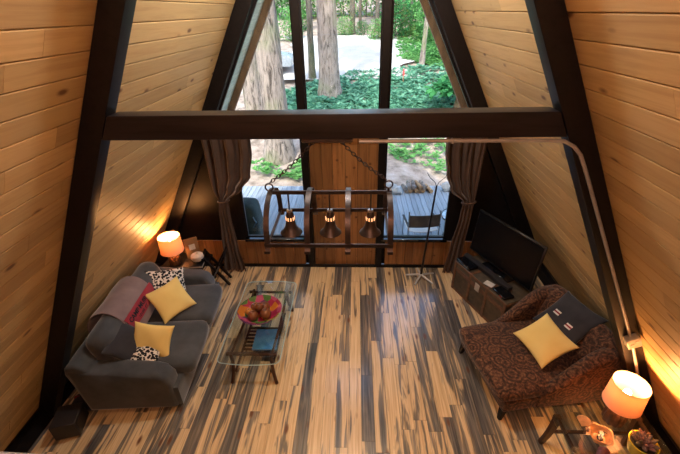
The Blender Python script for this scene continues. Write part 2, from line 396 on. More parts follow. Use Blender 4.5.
# eaves outside the glass
EV = chamfer_plank('plank', 'eave_paint', .02)
for sg, pt, nrm, up in ((-1, ptL, nL, uL), (1, ptR, nR, uR)):
    b = B(); a0, a1, c1, c0 = pt(-.3, -.026), pt(APEX-.02, -.026), pt(APEX+.1, -.16), pt(-.3, -.16)
    b.rings([[(p.x, y, p.z) for p in (a0, a1, c1, c0)] for y in (5.345, 6.9)])
    o = struct(b.build('roof_eave', 'fascia_wood', smooth=False)); tag(o, 'pale painted eave boards outside the %s slope of the tall window' % ('sofa-side' if sg < 0 else 'television-side'), 'eave')
    rot = Matrix(((up.x, 0, nrm.x), (up.y, 1, nrm.y), (up.z, 0, nrm.z))).to_euler()
    for k in range(26):
        z = .9+k*.1337
        if z > 4.9: break
        c = pt(z, -.011); piece('plank', EV, o, (c.x, 6.11, c.z), (.146, 1.5, .022), rot)
    rafter(sg, 6.78, 6.88, .135, 'brown barge board at the outer edge of the eave, %s' % ('beside the fat tree trunks' if sg < 0 else 'before the green bushes'), mat='fascia_wood')

# floor boards
b = B(); b.box((0, 1.5, -.06), (7.2, 7.6, .08)); floor = struct(b.build('floor', 'dark_wood', smooth=False))
FB = chamfer_plank('board', 'floor_wood', .012); bw = .1387; x = -3.3+.045; rnd = random.Random(5)
# seams measured: a seam lies at x = .1045
x = .1045-25*bw
while x < 3.3:
    y = 1.25+rnd.uniform(-.9, 0.)
    while y < 5.25:
        L = rnd.uniform(.45, 1.75); y2 = min(y+L, 5.25)
        if 5.25-y2 < .25: y2 = 5.25
        if y2 > 1.2: piece('board', FB, floor, (x+bw/2, (y+y2)/2, -.0105), (bw-.0022, y2-y-.0025, .021))
        y = y2
    x += bw

# ------------------------------------------------------------------ window wall
wf = struct(tag(thing('wall_front', None, None), kind='structure'))
B().box((0, 5.42, .25), (6.7, .10, .50)).build('backing', 'dark_wood', wf, smooth=False)
KB = chamfer_plank('board', 'knee_wood', .02)
rx = R(90)
x = -3.2; rnd = random.Random(3)
while x < 3.2:
    wdt = rnd.choice((.14, .16, .19)); 
    if x+wdt < -.62 or x > .62: piece('board', KB, wf, (x+wdt/2, 5.295, .265), (wdt-.004, .47, .03), (rx, 0, 0))
    x += wdt
B().box((0, 5.268, .022), (6.6, .03, .045), bev=.004).build('skirting', 'dark_wood', wf)
# dark side panels
for sg in (-1, 1):
    zt_ = 2.44
    B().prism([(sg*1.62, .52), (sg*(W-T*.52), .52), (sg*(W-T*zt_), zt_), (sg*1.62, zt_)], 5.30, 5.36).build('side_panel', 'dark_wood', wf, smooth=False)
# centre panel of vertical boards
B().box((0, 5.372, 1.24), (1.14, .04, 2.4)).build('backing', 'dark_wood', wf, smooth=False)
edges = [-.512, -.335, -.17, .02, .20, .365, .512]
for p, q in zip(edges, edges[1:]): piece('board', KB, wf, ((p+q)/2, 5.335, 1.2), (q-p-.004, 2.4, .03), (rx, 0, 0))
# uprights, rails
for xx in (-.5655, .5555):
    B().box((xx, 5.315, 2.7), (.105, .12, 5.4), bev=.005).build('mullion', 'dark_wood', wf)
B().box((0, 5.315, 2.48), (3.9, .12, .14), bev=.005).build('header', 'dark_wood', wf)
def window(nm, poly, frame=.05):
    root = struct(tag(thing(nm, None, None), kind='structure'))
    B().prism(poly, 5.352, 5.358).build('pane', 'window_glass', root, smooth=False)
    n = len(poly); c = Vector((sum(p[0] for p in poly)/n, 0, sum(p[1] for p in poly)/n))
    for i in range(n):
        p, q = poly[i], poly[(i+1) % n]; a_ = Vector((p[0], 5.35, p[1])); b_ = Vector((q[0], 5.35, q[1])); d = (c-(a_+b_)/2); t = (b_-a_).normalized(); d = (d-t*d.dot(t)).normalized()
        B().tube([a_+d*.018, b_+d*.018], .018, flat=1.7, up=d).build('frame_rail', 'dark_wood', root, smooth=False)
    return root
for i, sg in enumerate((-1, 1)):
    r_ = window('window_%d' % (i+1), [(sg*.61, .56), (sg*1.62, .56), (sg*1.62, 2.42), (sg*.61, 2.42)])
    B().box((sg*1.115, 5.27, .545), (1.05, .10, .05), bev=.006).build('sill', 'black_gloss', r_)
def xr(z): return W-T*z-.22
window('window_3', [(-.515, 2.55), (.505, 2.55), (.505, (W-.22-.505)/T), (0, 5.8), (-.515, (W-.22-.515)/T)])
for i, sg in enumerate((-1, 1)):
    window('window_%d' % (i+4), [(sg*.615, 2.55), (sg*xr(2.55), 2.55), (sg*.615, (W-.22-.615)/T)])

# ------------------------------------------------------------------ sofa
def pillow(name, mat, loc, n, roll, w_, h_, t_, label, group=None, cat='pillow', nn=14):
    b = B(); V = {}
    def pos(u, v, s_):
        x_ = w_/2*u*(1-.10*(1-v*v)); y_ = h_/2*v*(1-.10*(1-u*u)); z_ = s_*t_/2*(max(0, (1-u*u))*max(0, (1-v*v)))**.42
        return Vector((x_, y_, z_+.006*math.sin(5*u+3*v)*(1-u*u)))
    for s_ in (1, -1):
        for i in range(nn+1):
            for j in range(nn+1):
                k = (i, j, s_ if 0 < i < nn and 0 < j < nn else 0)
                if k not in V: V[k] = b.b.verts.new(pos(math.sin((-1+2*i/nn)*PI/2), math.sin((-1+2*j/nn)*PI/2), s_))
    for s_ in (1, -1):
        for i in range(nn):
            for j in range(nn):
                q = [V[(a_, c_, s_ if 0 < a_ < nn and 0 < c_ < nn else 0)] for a_, c_ in ((i, j), (i+1, j), (i+1, j+1), (i, j+1))]
                try: b.b.faces.new(q if s_ > 0 else q[::-1])
                except ValueError: pass
    o = b.build(name, mat, ang=80); n = Vector(n).normalized(); o.location = loc
    xd = Vector((1, 0, 0)) if abs(n.x) < .95 else Vector((0, -1, 0)); xd = (xd-n*xd.dot(n)).normalized(); yd = n.cross(xd); q = Matrix(((xd.x, yd.x, n.x), (xd.y, yd.y, n.y), (xd.z, yd.z, n.z))) @ Matrix.Rotation(R(roll), 3, 'Z'); o.rotation_euler = q.to_euler()
    return tag(o, label, cat, group)

SOF = (-2.262, 3.452, 0); SRZ = R(4.3)
sofa = thing('sofa', 'dark grey velvet two-seat sofa with rounded arms along the plank wall', 'sofa', SOF, SRZ)
B().soft((-.02, 0, .20), (1.02, 1.84, .30), .03, 6).build('base', 'sofa_velvet', sofa)
for sg in (-1, 1):
    # arm: outer panel with a rounded top that slopes a little to the front
    pr = [(-.53, .04), (.44, .04), (.43, .42), (.37, .53), (.27, .575), (-.2, .61), (-.585, .69)]
    B().prism(pr, sg*.94, sg*.72, bev=.055).build('armrest', 'sofa_velvet', sofa, ang=60)
B().prism([(-.53, .05), (-.32, .05), (-.36, .66), (-.46, .75), (-.58, .72), (-.60, .62)], -.93, .93, bev=.04).build('back_frame', 'sofa_velvet', sofa, ang=60)
for sg in (-1, 1):
    B().soft((.13, sg*.362, .385), (.92, .72, .20), .075, 10, (.03, .0, .028)).build('seat_cushion', 'sofa_velvet', sofa, ang=80)
    B().soft((-.30, sg*.375, .665), (.26, .75, .48), .115, 10, (.05, .0, .02), Matrix.Rotation(R(-14), 3, 'Y')).build('back_cushion', 'sofa_velvet', sofa, ang=80)
for sx in (-.42, .38):
    for sy in (-.82, .82): B().cyl((sx, sy, .0), (sx, sy, .06), .03, .035).build('foot', 'dark_wood', sofa)
# throw over the back
th = thing('throw_blanket', 'pinkish grey wool throw with red lettered band draped over the sofa back', 'blanket', SOF, SRZ)
prof = [(-.58, .52), (-.60, .72), (-.54, .86), (-.42, .935), (-.30, .93), (-.205, .86), (-.155, .76), (-.125, .66), (-.10, .56)]
def at(s):
    s = max(0, min(.99999, s))*(len(prof)-1); i = int(s); f_ = s-i; P = [prof[max(0, min(len(prof)-1, i+d))] for d in (-1, 0, 1, 2)]
    return [.5*((2*P[1][k])+(-P[0][k]+P[2][k])*f_+(2*P[0][k]-5*P[1][k]+4*P[2][k]-P[3][k])*f_*f_+(-P[0][k]+3*P[1][k]-3*P[2][k]+P[3][k])*f_**3) for k in (0, 1)]
ya, yb = -.40, .29
def cloth(s0, s1, off):
    def fn(u, v):
        x_, z_ = at(s0+(s1-s0)*u); x2, z2 = at(s0+(s1-s0)*u+.01); t_ = Vector((x2-x_, 0, z2-z_)).normalized(); nn_ = Vector((-t_.z, 0, t_.x))
        p = Vector((x_, ya+(yb-ya)*v+.015*math.sin(6*u), z_))+nn_*(off+.004*math.sin(9*v+4*u)); return p
    return fn
B().sheet(cloth(0, .99, .012), 34, 14, .010).build('wool_cloth', 'throw_wool', th, ang=80)
B().sheet(cloth(.66, .86, .0225), 12, 14, .005).build('red_band', 'red_wool', th, ang=80)
def text_mesh(name, body, size, mat, parent, origin, xd, yd, bold=.0):
    cu = bpy.data.curves.new(name, 'FONT'); cu.body = body; cu.size = size; cu.align_x = 'CENTER'; cu.align_y = 'CENTER'; cu.extrude = .0006; cu.offset = bold
    t_ = bpy.data.objects.new(name, cu); COL.objects.link(t_); dg = bpy.context.evaluated_depsgraph_get(); me = bpy.data.meshes.new_from_object(t_.evaluated_get(dg)); bpy.data.objects.remove(t_)
    me.materials.clear(); me.materials.append(M[mat]); o = bpy.data.objects.new(name, me); COL.objects.link(o); o.parent = parent
    xd = Vector(xd).normalized(); yd = Vector(yd).normalized(); zd = xd.cross(yd)
    o.matrix_local = Matrix(((xd.x, yd.x, zd.x, origin[0]), (xd.y, yd.y, zd.y, origin[1]), (xd.z, yd.z, zd.z, origin[2]), (0, 0, 0, 1))); return o
def on_throw(s, off):
    x_, z_ = at(s); x2, z2 = at(s+.01); t_ = Vector((x2-x_, 0, z2-z_)).normalized(); n_ = Vector((-t_.z, 0, t_.x)); return Vector((x_, -.135, z_))+n_*off, -t_
p_, u_ = on_throw(.735, .0285); text_mesh('lettering', 'CAMP MUIR', .082, 'navy_cloth', th, p_, (0, 1, 0), u_, .002)
p_, u_ = on_throw(.815, .0285); text_mesh('lettering', '10188', .055, 'navy_cloth', th, p_+Vector((0, .0, 0)), (0, 1, 0), u_); text_mesh('lettering', 'FT', .055, 'navy_cloth', th, p_+Vector((0, .13, 0)), (0, 1, 0), u_)
pillow('throw_pillow', 'speckled_cloth', (-2.33, 3.90, .67), (.66, -.40, .62), 22, .50, .44, .15, 'black and white speckled square pillow against the sofa back cushion', cat='pillow')
pillow('throw_pillow', 'yellow_cloth', (-2.16, 3.62, .66), (.50, -.45, .74), 45, .45, .45, .15, 'plain mustard yellow pillow stood on its corner before the speckled pillow')
pillow('throw_pillow', 'yellow_cloth', (-2.095, 2.96, .64), (.12, -.82, .55), -7, .44, .37, .13, 'plain mustard yellow pillow lying flat on the sofa seat beside the slate pillow')
pillow('throw_pillow', 'slate_cloth', (-2.33, 2.89, .66), (.80, -.10, .60), 5, .43, .43, .13, 'dark slate pillow leaning in the sofa corner by the armrest')
pz = pillow('throw_pillow', 'speckled_cloth', (-2.12, 2.84, .565), (.2, -.25, .95), 3, .30, .32, .10, 'speckled pillow with yellow edging tucked under a yellow pillow')
B().tube([(-.142+.014*(1-(k/5-1)**2), -.155+.031*k, .0) for k in range(11)], .010, 8).build('yellow_edging', 'yellow_cloth', pz)

# ------------------------------------------------------------------ black cube and folded cloth by the sofa
sw = thing('subwoofer', 'black cube subwoofer on the floor beside the sofa end', 'speaker', (-2.815, 2.32, 0), R(16))
B().box((0, 0, .12), (.24, .26, .20), bev=.006).build('cabinet', 'speaker_black', sw)
B().box((.121, 0, .12), (.006, .22, .17), bev=.003).build('grille', 'black_plastic', sw)
for sx in (-.08, .08):
    for sy in (-.09, .09): B().cyl((sx, sy, 0), (sx, sy, .021), .014).build('foot', 'black_plastic', sw)
fc = thing('folded_cloth', 'navy folded cloth with a red stripe on the floor behind the black cube', 'cloth', (-2.86, 2.60, 0), R(8))
B().soft((0, 0, .035), (.26, .22, .07), .03, 6, (0, 0, .01)).build('fold', 'navy_cloth', fc); B().soft((0, .05, .068), (.25, .035, .012), .005, 4).build('stripe', 'maroon_cloth', fc)

# ------------------------------------------------------------------ coffee table and bowl
ct = thing('coffee_table', 'glass-topped coffee table on curved dark wooden legs before the sofa', 'table', (-1.012, 3.54, 0))
def rounded_rect(hx, hy, rad, bulge=0., n=6):
    pts = []
    for cx_, cy_, a0 in ((hx-rad, hy-rad, 0), (-hx+rad, hy-rad, 90), (-hx+rad, -hy+rad, 180), (hx-rad, -hy+rad, 270)):
        for k in range(n+1):
            t_ = R(a0+90*k/n); x_, y_ = cx_+rad*math.cos(t_), cy_+rad*math.sin(t_)
            pts.append((x_, y_))
    out = []
    m_ = len(pts)
    for i in range(m_):
        p, q = pts[i], pts[(i+1) % m_]; out.append(p)
        if abs(p[1]-q[1]) < 1e-6 and abs(p[0]-q[0]) > .2:
            for k in range(1, 10): out.append((p[0]+(q[0]-p[0])*k/10, p[1]))
    return [(x_, y_+math.copysign(bulge*math.cos(min(1, abs(x_)/hx)*PI/2), y_) if abs(y_) > hy-rad*.5 else y_) for x_, y_ in out]
poly = rounded_rect(.352, .71, .06, .03)
gtp = B().prism(poly, .442, .452, 'z').build('glass_top', 'table_glass', ct, smooth=False)
B().tube([(x_, y_, .447) for x_, y_ in poly+poly[:1]], .0055, 6, cap=False).build('polished_edge', 'edge_glass', gtp)
def leg_curve(x_, y_, dx, dy, h=.43): return [(x_+dx*(1-t_)*(1-t_)-.4*dx*math.sin(t_*PI), y_+dy*(1-t_)*(1-t_), h*t_) for t_ in [k/8 for k in range(9)]]
for sx in (-1, 1):
    for sy in (-1, 1): B().tube(leg_curve(sx*.235, sy*.57, sx*.03, sy*.05, .425), .021, 10).build('leg', 'stained_wood', ct)
    B().tube([(sx*.235, -.55+1.1*k/8, .41-.05*math.sin(k/8*PI)) for k in range(9)], .017, 8).build('side_rail', 'stained_wood', ct)
for sy in (-1, 1): B().tube([(-.29, sy*.55, .405), (-.2, sy*.55, .405), (.2, sy*.55, .405), (.29, sy*.55, .405)], [.024, .018, .018, .024], 10).build('cross_rail', 'stained_wood', ct)
for k in range(8): B().box((0, -.33+k*.06, .175), (.44, .03, .014), bev=.003).build('shelf_slat', 'stained_wood', ct)
for sx in (-1, 1): B().box((sx*.21, -.1, .16), (.025, .98, .022), bev=.003).build('shelf_rail', 'stained_wood', ct)
bk = thing('picture_book', 'blue picture book lying on the coffee table shelf', 'book', (-.955, 3.42, .183), R(2))
B().box((0, 0, .012), (.30, .34, .002)).build('back_cover', 'blue_print', bk); B().box((0, 0, .0085+.011), (.29, .33, .014)).build('page_block', 'paper', bk, smooth=False); B().box((0, 0, .0275), (.30, .34, .002)).build('front_cover', 'blue_print', bk)
bk.location.z = .1715
bw_ = thing('fruit_bowl', 'wide shallow bowl with bright floral glaze on the coffee table', 'bowl', (-1.02, 3.55, .4525))
B().lathe([(.0, .006), (.09, .008), (.10, .0), (.115, .0), (.12, .012), (.19, .045), (.245, .095), (.272, .125), (.262, .126), (.235, .10), (.18, .055), (.11, .026), (0, .02)], 40).build('bowl', 'bowl_glaze', bw_)
B().lathe([(.262, .122), (.272, .122), (.274, .128), (.262, .128), (.262, .122)], 40).build('rim', 'bowl_glaze', bw_)
for k, (x_, y_, z_, r_, m_) in enumerate([(-.07, -.08, .093, .057, 'fruit_brown'), (.08, -.045, .095, .062, 'fruit_brown'), (.045, .085, .09, .055, 'fruit_brown'), (-.065, .06, .095, .060, 'fruit_brown'), (-.135, -.01, .088, .042, 'fruit_gold'), (.0, .0, .165, .048, 'fruit_brown')]):
    lab = 'small golden fruit at the edge of the floral bowl' if m_ == 'fruit_gold' else ('reddish brown fruit on top of the pile in the floral bowl' if k == 5 else 'reddish brown round fruit lying in the floral bowl')
    r_ *= 1.15
    f_ = thing('fruit', lab, 'fruit', (-1.02+x_, 3.55+y_, .4525+z_-r_*.98), k, 'fruit in the bowl')
    B().lathe([(.001, .12*r_), (.35*r_, .02*r_), (.75*r_, .3*r_), (1.0*r_, .95*r_), (.82*r_, 1.6*r_), (.4*r_, 1.9*r_), (.08*r_, 1.8*r_)], 16).build('flesh', m_, f_)
    B().cyl((0, 0, 1.78*r_), (.006, 0, 2.1*r_), .0035, .0025, 6).build('stem', 'bark_dark', f_)

# ------------------------------------------------------------------ side table, lamp and bits by the window
def drum_lamp(loc, label, rb, base_h, shade_r, shade_h, power, ribs, twist=0):
    t_ = thing('table_lamp', label, 'lamp', loc, twist)
    B().lathe([(.001, 0), (rb*.9, 0), (rb, .012), (rb*1.05, base_h*.35), (rb*.9, base_h*.75), (rb*.55, base_h*.95), (.012, base_h), (.001, base_h)], 48, wob=lambda a_: 1+.07*math.cos(ribs*a_)).build('base', 'walnut_base', t_)
    sh0 = base_h+.035
    B().cyl((0, 0, base_h), (0, 0, sh0+shade_h*.45), .009).build('stem', 'dark_steel', t_)
    s_ = B().lathe([(shade_r, sh0), (shade_r*.93, sh0+shade_h)], 48).build('shade', 'shade_linen', t_)
    for zz, rr in ((sh0, shade_r), (sh0+shade_h, shade_r*.93)):
        B().tube([(rr*math.cos(2*PI*k/48), rr*math.sin(2*PI*k/48), zz) for k in range(49)], .003, 6, cap=False).build('rim', 'shade_linen', s_)
    for k in range(3): B().cyl((0, 0, sh0+.03), (shade_r*.98*math.cos(k*2*PI/3), shade_r*.98*math.sin(k*2*PI/3), sh0+.03), .002, n=6).build('spider_arm', 'dark_steel', s_)
    zb_ = sh0+shade_h*.55
    B().ball((0, 0, zb_), .03, 14, (1, 1, 1.25)).build('bulb', 'bulb_glow', t_)
    ld = bpy.data.lights.new('lamp_light', 'POINT'); ld.energy = power; ld.color = (1, .45, .14); ld.shadow_soft_size = .05
    lo = bpy.data.objects.new('lamp_light', ld); COL.objects.link(lo); lo.parent = t_; lo.location = (0, 0, zb_+.06)
    return t_
st = thing('side_table', 'small dark side table in the corner between sofa and curtain', 'table', (-2.46, 4.74, 0), R(-4))
B().box((0, 0, .435), (.66, .50, .03), bev=.006).build('table_top', 'dark_wood', st)
for sx in (-.29, .29):
    for sy in (-.21, .21): B().tube([(sx*1.02, sy*1.02, 0), (sx, sy, .22), (sx, sy, .42)], .022, flat=1., up=(0, 1, 0)).build('leg', 'stained_wood', st, smooth=False)
for sy in (-.21, .21): B().box((0, sy, .395), (.56, .02, .05)).build('apron', 'stained_wood', st, smooth=False)
drum_lamp((-2.60, 4.70, .451), 'glowing table lamp with tapered linen drum shade near the curtain', .085, .20, .168, .25, 20., 14)
sb = thing('photo_box', 'brown keepsake box with a pale label leaning on the dark wall', 'box', (-2.38, 4.88, .451), R(32))
B().box((0, 0, .165), (.20, .05, .33), Matrix.Rotation(R(-8), 3, 'X'), bev=.005).build('case', 'card_brown', sb)
B().box((-.0, -.030, .20), (.09, .004, .09), Matrix.Rotation(R(-8), 3, 'X')).build('label_card', 'paper', sb)
tr_ = thing('hardback_book', 'dark hardback book lying under the round white vase', 'book', (-2.30, 4.67, .451), R(6))
tag(tr_, 'dark hardback book lying under the round white vase', 'book')
B().box((0, 0, .003), (.30, .22, .005)).build('back_cover', 'black_plastic', tr_); B().box((0, 0, .02), (.29, .21, .03)).build('page_block', 'paper', tr_, smooth=False); B().box((0, 0, .0375), (.30, .22, .005)).build('front_cover', 'black_plastic', tr_)
wv_ = thing('round_vase', 'squat round white stone vase on the dark book', 'vase', (-2.24, 4.70, .4915))
B().lathe([(.001, .0), (.05, .0), (.055, .008), (.055, .02), (.001, .02)], 24).build('base', 'black_plastic', wv_)
B().lathe([(.03, .02), (.075, .035), (.098, .075), (.09, .12), (.055, .145), (.022, .148), (.02, .125), (.001, .12)], 28).build('body', 'ceramic_white', wv_)
fs = thing('folding_stand', 'dark folding stand with crossed legs between side table and curtain', 'stand', (-2.02, 4.82, 0), R(10))
for sy in (-.12, .12):
    B().tube([(-.16, sy, 0), (.16, sy, .56)], .016, flat=1.2, up=(0, 1, 0)).build('leg', 'dark_wood', fs, smooth=False)
    B().tube([(.16, sy*.8, 0), (-.16, sy*.8, .56)], .016, flat=1.2, up=(0, 1, 0)).build('leg', 'dark_wood', fs, smooth=False)
for sx in (-.16, .16): B().box((sx, 0, .555), (.03, .30, .025)).build('top_rail', 'dark_wood', fs, smooth=False)
B().box((.0, -.15, .29), (.26, .012, .02), Matrix.Rotation(R(-60), 3, 'Y')).build('brace', 'steel', fs, smooth=False)

# ------------------------------------------------------------------ curtains
def curtain(pts, label, seed):
    # pts: (z, xleft, xright, depth)
    rn = random.Random(seed); ph = [rn.uniform(0, 6) for _ in range(3)]
    def fn(u, v):
        zt_ = pts[0][0]; zb_ = pts[-1][0]; z = zt_+(zb_-zt_)*u
        for (a_, b_) in zip(pts, pts[1:]):
            if a_[0] >= z >= b_[0] or (b_ is pts[-1]):
                f_ = max(0, min(1, (a_[0]-z)/(a_[0]-b_[0]+1e-9))); f_ = f_*f_*(3-2*f_)
                xl, xr_, dp = (a_[i]+(b_[i]-a_[i])*f_ for i in (1, 2, 3)); break
        x_ = xl+(xr_-xl)*v; y_ = 5.12-dp*(.6*math.sin(v*25+ph[0]+1.2*math.sin(3*u+4*v))+.4*math.sin(v*41+ph[1]+2*u))-.02
        return Vector((x_, y_, z))
    t_ = thing('curtain', label, 'curtain', (0, 0, 0)); B().sheet(fn, 48, 90, .004).build('cloth', 'curtain_cloth', t_, ang=80)
    zt_ = [p for p in pts if p[3] < .02][0]; cx_ = (zt_[1]+zt_[2])/2; rr = (zt_[2]-zt_[1])/2+.012
    B().tube([(cx_+rr*math.cos(2*PI*k/20), 5.10+.06*math.sin(2*PI*k/20), zt_[0]+.012*math.cos(2*PI*k/20)) for k in range(21)], .012, 8, cap=False).build('tie_band', 'curtain_cloth', t_)
    return t_
curtain([(2.46, -1.99, -1.28, .045), (2.1, -1.97, -1.29, .05), (1.72, -1.96, -1.36, .055), (1.50, -1.95, -1.52, .05), (1.33, -1.90, -1.75, .015), (1.1, -1.93, -1.76, .03), (.5, -1.97, -1.72, .04), (.02, -2.02, -1.66, .045)], 'brown tied-back curtain hanging beside the side table', 1)
curtain([(2.46, 1.40, 1.97, .045), (2.1, 1.41, 1.96, .05), (1.75, 1.46, 1.95, .055), (1.50, 1.55, 1.95, .05), (1.30, 1.76, 1.93, .015), (1.1, 1.74, 1.92, .03), (.5, 1.66, 1.89, .04), (.02, 1.60, 1.86, .045)], 'brown tied-back curtain hanging behind the leather trunk', 2)
cr_ = thing('curtain_rod', 'dark rod behind the cross beam carrying both curtains', 'rod', (0, 5.13, 2.475))
B().cyl((-2.0, 0, 0), (2.0, 0, 0), .014).build('rod', 'dark_steel', cr_)
for sx in (-1.2, 1.2): B().box((sx, .06, 0), (.02, .12, .03)).build('bracket', 'dark_steel', cr_)

# ------------------------------------------------------------------ floor stand in front of the window
ps = thing('plant_stand', 'slim dark pole stand with forked top and five-legged steel foot', 'stand', (1.232, 4.985, 0))
B().tube([(0, 0, .03), (.03, -.005, .6), (.085, -.01, 1.62)], [.018, .016, .013], 10).build('pole', 'dark_steel', ps)
for k in range(5):
    a_ = R(-120+72*k); B().tube([(0, 0, .06), (.10*math.cos(a_), .10*math.sin(a_), .04), (.24*math.cos(a_), .24*math.sin(a_), .010)], [.017, .016, .013], 8).build('foot', 'bright_steel', ps)
for dx in (-1, 1): B().tube([(.085, -.01, 1.61), (.085+.03*dx, -.01, 1.68), (.085+.10*dx, -.01, 1.74), (.085+.15*dx, -.01, 1.82)], [.005, .004, .004, .003], 8).build('fork_arm', 'dark_steel', ps)

# ------------------------------------------------------------------ leather trunk, television and boxes
ex = Vector((.393, -.920, 0)); ANG = math.atan2(ex.y, ex.x)
c0_ = Vector((1.68, 4.72, 0))+ex*.52+Vector((.92, .393, 0))*.26
tk = thing('leather_trunk', 'old brown leather trunk with strapped edges under the television', 'trunk', c0_, ANG)   # local x along the front, y to the wall
B().box((0, 0, .20), (1.04, .52, .38), bev=.012, seg=2).build('body', 'trunk_leather', tk)
B().box((0, 0, .455), (1.05, .53, .12), bev=.02, seg=2).build('lid', 'trunk_leather', tk)
for zz in (.03, .37, .41, .50): B().box((0, -.263, zz), (1.06, .012, .034), bev=.003).build('edge_strip', 'trunk_strap', tk)
for xx in (-.515, -.17, .17, .515): B().box((xx, -.266, .26), (.045, .012, .50), bev=.003).build('strap', 'trunk_strap', tk)
for xx in (-.17, .17): B().box((xx, 0, .517), (.045, .52, .008), bev=.002).build('lid_strap', 'trunk_strap', tk)
B().box((0, -.275, .40), (.09, .012, .12), bev=.004).build('lock_plate', 'box_steel', tk)
for zz in (.03, .48): B().box((.526, 0, zz), (.012, .53, .04), bev=.003).build('edge_strip', 'trunk_strap', tk)
zt_ = .522
def on_trunk(lx, ly, z): 
    y_ = Vector((.92, .393, 0)); p = c0_+ex*lx+y_*ly; return (p.x, p.y, z)
tv = thing('television', 'large flat black television standing on the leather trunk', 'television', on_trunk(-.06, .13, zt_), ANG+R(3))
rt = Matrix.Rotation(R(-6), 3, 'X')
B().box((0, 0, .40), (1.15, .035, .66), rt, bev=.006).build('bezel', 'black_plastic', tv); B().box((0, -.0195, .402), (1.11, .004, .61), rt).build('screen', 'tv_screen', tv)
B().box((0, .03, .04), (.09, .03, .10), bev=.004).build('neck', 'black_plastic', tv); B().box((0, .0, .008), (.50, .20, .015), bev=.004).build('foot', 'black_gloss', tv)
sbr = thing('soundbar', 'long black soundbar lying in front of the television screen', 'speaker', on_trunk(-.10, -.065, zt_), ANG+R(2))
B().box((0, 0, .034), (.90, .08, .062), bev=.008, seg=2).build('housing', 'speaker_black', sbr); B().box((0, -.041, .034), (.84, .004, .048)).build('grille', 'black_plastic', sbr)
B().box((0, .0, .0015), (.7, .06, .003)).build('foot_strip', 'black_plastic', sbr)
mp_ = thing('media_player', 'slim dark media player on the window end of the trunk', 'electronics', on_trunk(-.37, -.185, zt_), ANG)
B().box((0, 0, .024), (.30, .15, .04), bev=.004).build('case', 'black_gloss', mp_); B().box((0, -.0755, .022), (.22, .003, .008)).build('display', 'blue_gloss', mp_)
for sx in (-.12, .12): B().box((sx, 0, .002), (.02, .10, .004)).build('foot', 'black_plastic', mp_)
ro = thing('router', 'flat black router beside the paper note on the trunk lid', 'electronics', on_trunk(.35, -.16, zt_), ANG+R(-4))
B().box((0, 0, .018), (.24, .16, .03), bev=.006).build('case', 'black_gloss', ro); B().box((.05, -.081, .017), (.05, .003, .006)).build('light_bar', 'stake_red', ro); B().box((0, 0, .0015), (.18, .12, .003)).build('foot_pad', 'black_plastic', ro)
pn = tag(B().box((0, 0, .003), (.13, .10, .004)).build('paper_note', 'paper'), 'pale paper note lying on the trunk lid', 'paper'); pn.location = on_trunk(.12, -.19, .5225); pn.rotation_euler = (0, 0, ANG+.3)

# ------------------------------------------------------------------ paisley chaise
CH = R(180+12.4); CC = (2.065, 3.084, 0)
ch = thing('chaise_chair', 'wide brown paisley chaise armchair with sweeping back by the rafter', 'armchair', CC, CH)
B().soft((-.02, 0, .235), (1.02, 1.0, .17), .03, 8).build('base', 'paisley_cloth', ch)
B().soft((.02, 0, .37), (1.06, .98, .16), .06, 10, (.02, .02, .025)).build('seat_cushion', 'paisley_cloth', ch, ang=80)
def sweep(fn, n): return [fn(k/n) for k in range(n+1)]
for sg in (-1, 1):
    rings = []
    for k in range(17):
        t_ = k/16; x_ = .12-.75*t_; q_ = min(1, t_/.78); zt2 = .41+.44*q_*q_*(3-2*q_); th_ = .05+.025*q_; yo = sg*(.47+.02*q_)
        rings.append([(x_-.06*t_*((z_-.18)/.5), yo+sg*dy, z_) for dy, z_ in ((-th_, .18), (th_, .18), (th_*1.05, zt2-.05), (th_*.8, zt2-.015), (0, zt2), (-th_*.8, zt2-.015), (-th_*1.05, zt2-.05))])
    B().rings(rings).build('armrest', 'paisley_cloth', ch, ang=50)
def bk_fn(o):
    o = Vector(o); o.x -= .10*(abs(o.y)/.5)**2*-.6; return o
B().soft((-.565, 0, .555), (.20, 1.0, .64), .09, 12, (.03, 0, .02), Matrix.Rotation(R(-20), 3, 'Y'), bk_fn).build('backrest', 'paisley_cloth', ch, ang=80)
B().tube([(-.66, -.50+k/10, .83+.012*math.sin(k/10*PI)) for k in range(11)], [.045]+[.062]*9+[.045], 12).build('back_roll', 'paisley_cloth', ch, ang=60)
for sx, sy in ((.44, -.44), (.44, .44), (-.44, -.44), (-.44, .44)): B().tube([(sx+.03*math.copysign(1, sx), sy*1.04, 0), (sx, sy, .16)], [.018, .032], flat=1., up=(0, 1, 0)).build('leg', 'dark_wood', ch, smooth=False)
pillow('throw_pillow', 'charcoal_wool', (2.535, 3.222, .775), (-.58, -.16, .80), -68, .54, .52, .15, 'charcoal wool pillow with red and white stripe badges on the paisley chair')
pc = bpy.data.objects[[o.name for o in bpy.data.objects if o.name.startswith('throw_pillow')][-1]]
for (x_, y_) in ((-.10, -.03), (.10, -.07)):
    for k, m_ in ((-1, 'white_cloth'), (0, 'maroon_cloth'), (1, 'white_cloth')):
        B().soft((x_+.0, y_+k*.018, .077-.35*(x_*x_+y_*y_)), (.075, .017, .006), .002, 4).build('badge_stripe', m_, pc)
pillow('throw_pillow', 'yellow_cloth', (2.225, 3.03, .655), (-.42, -.30, .84), -68, .47, .44, .14, 'plain mustard yellow pillow resting on the paisley chair')

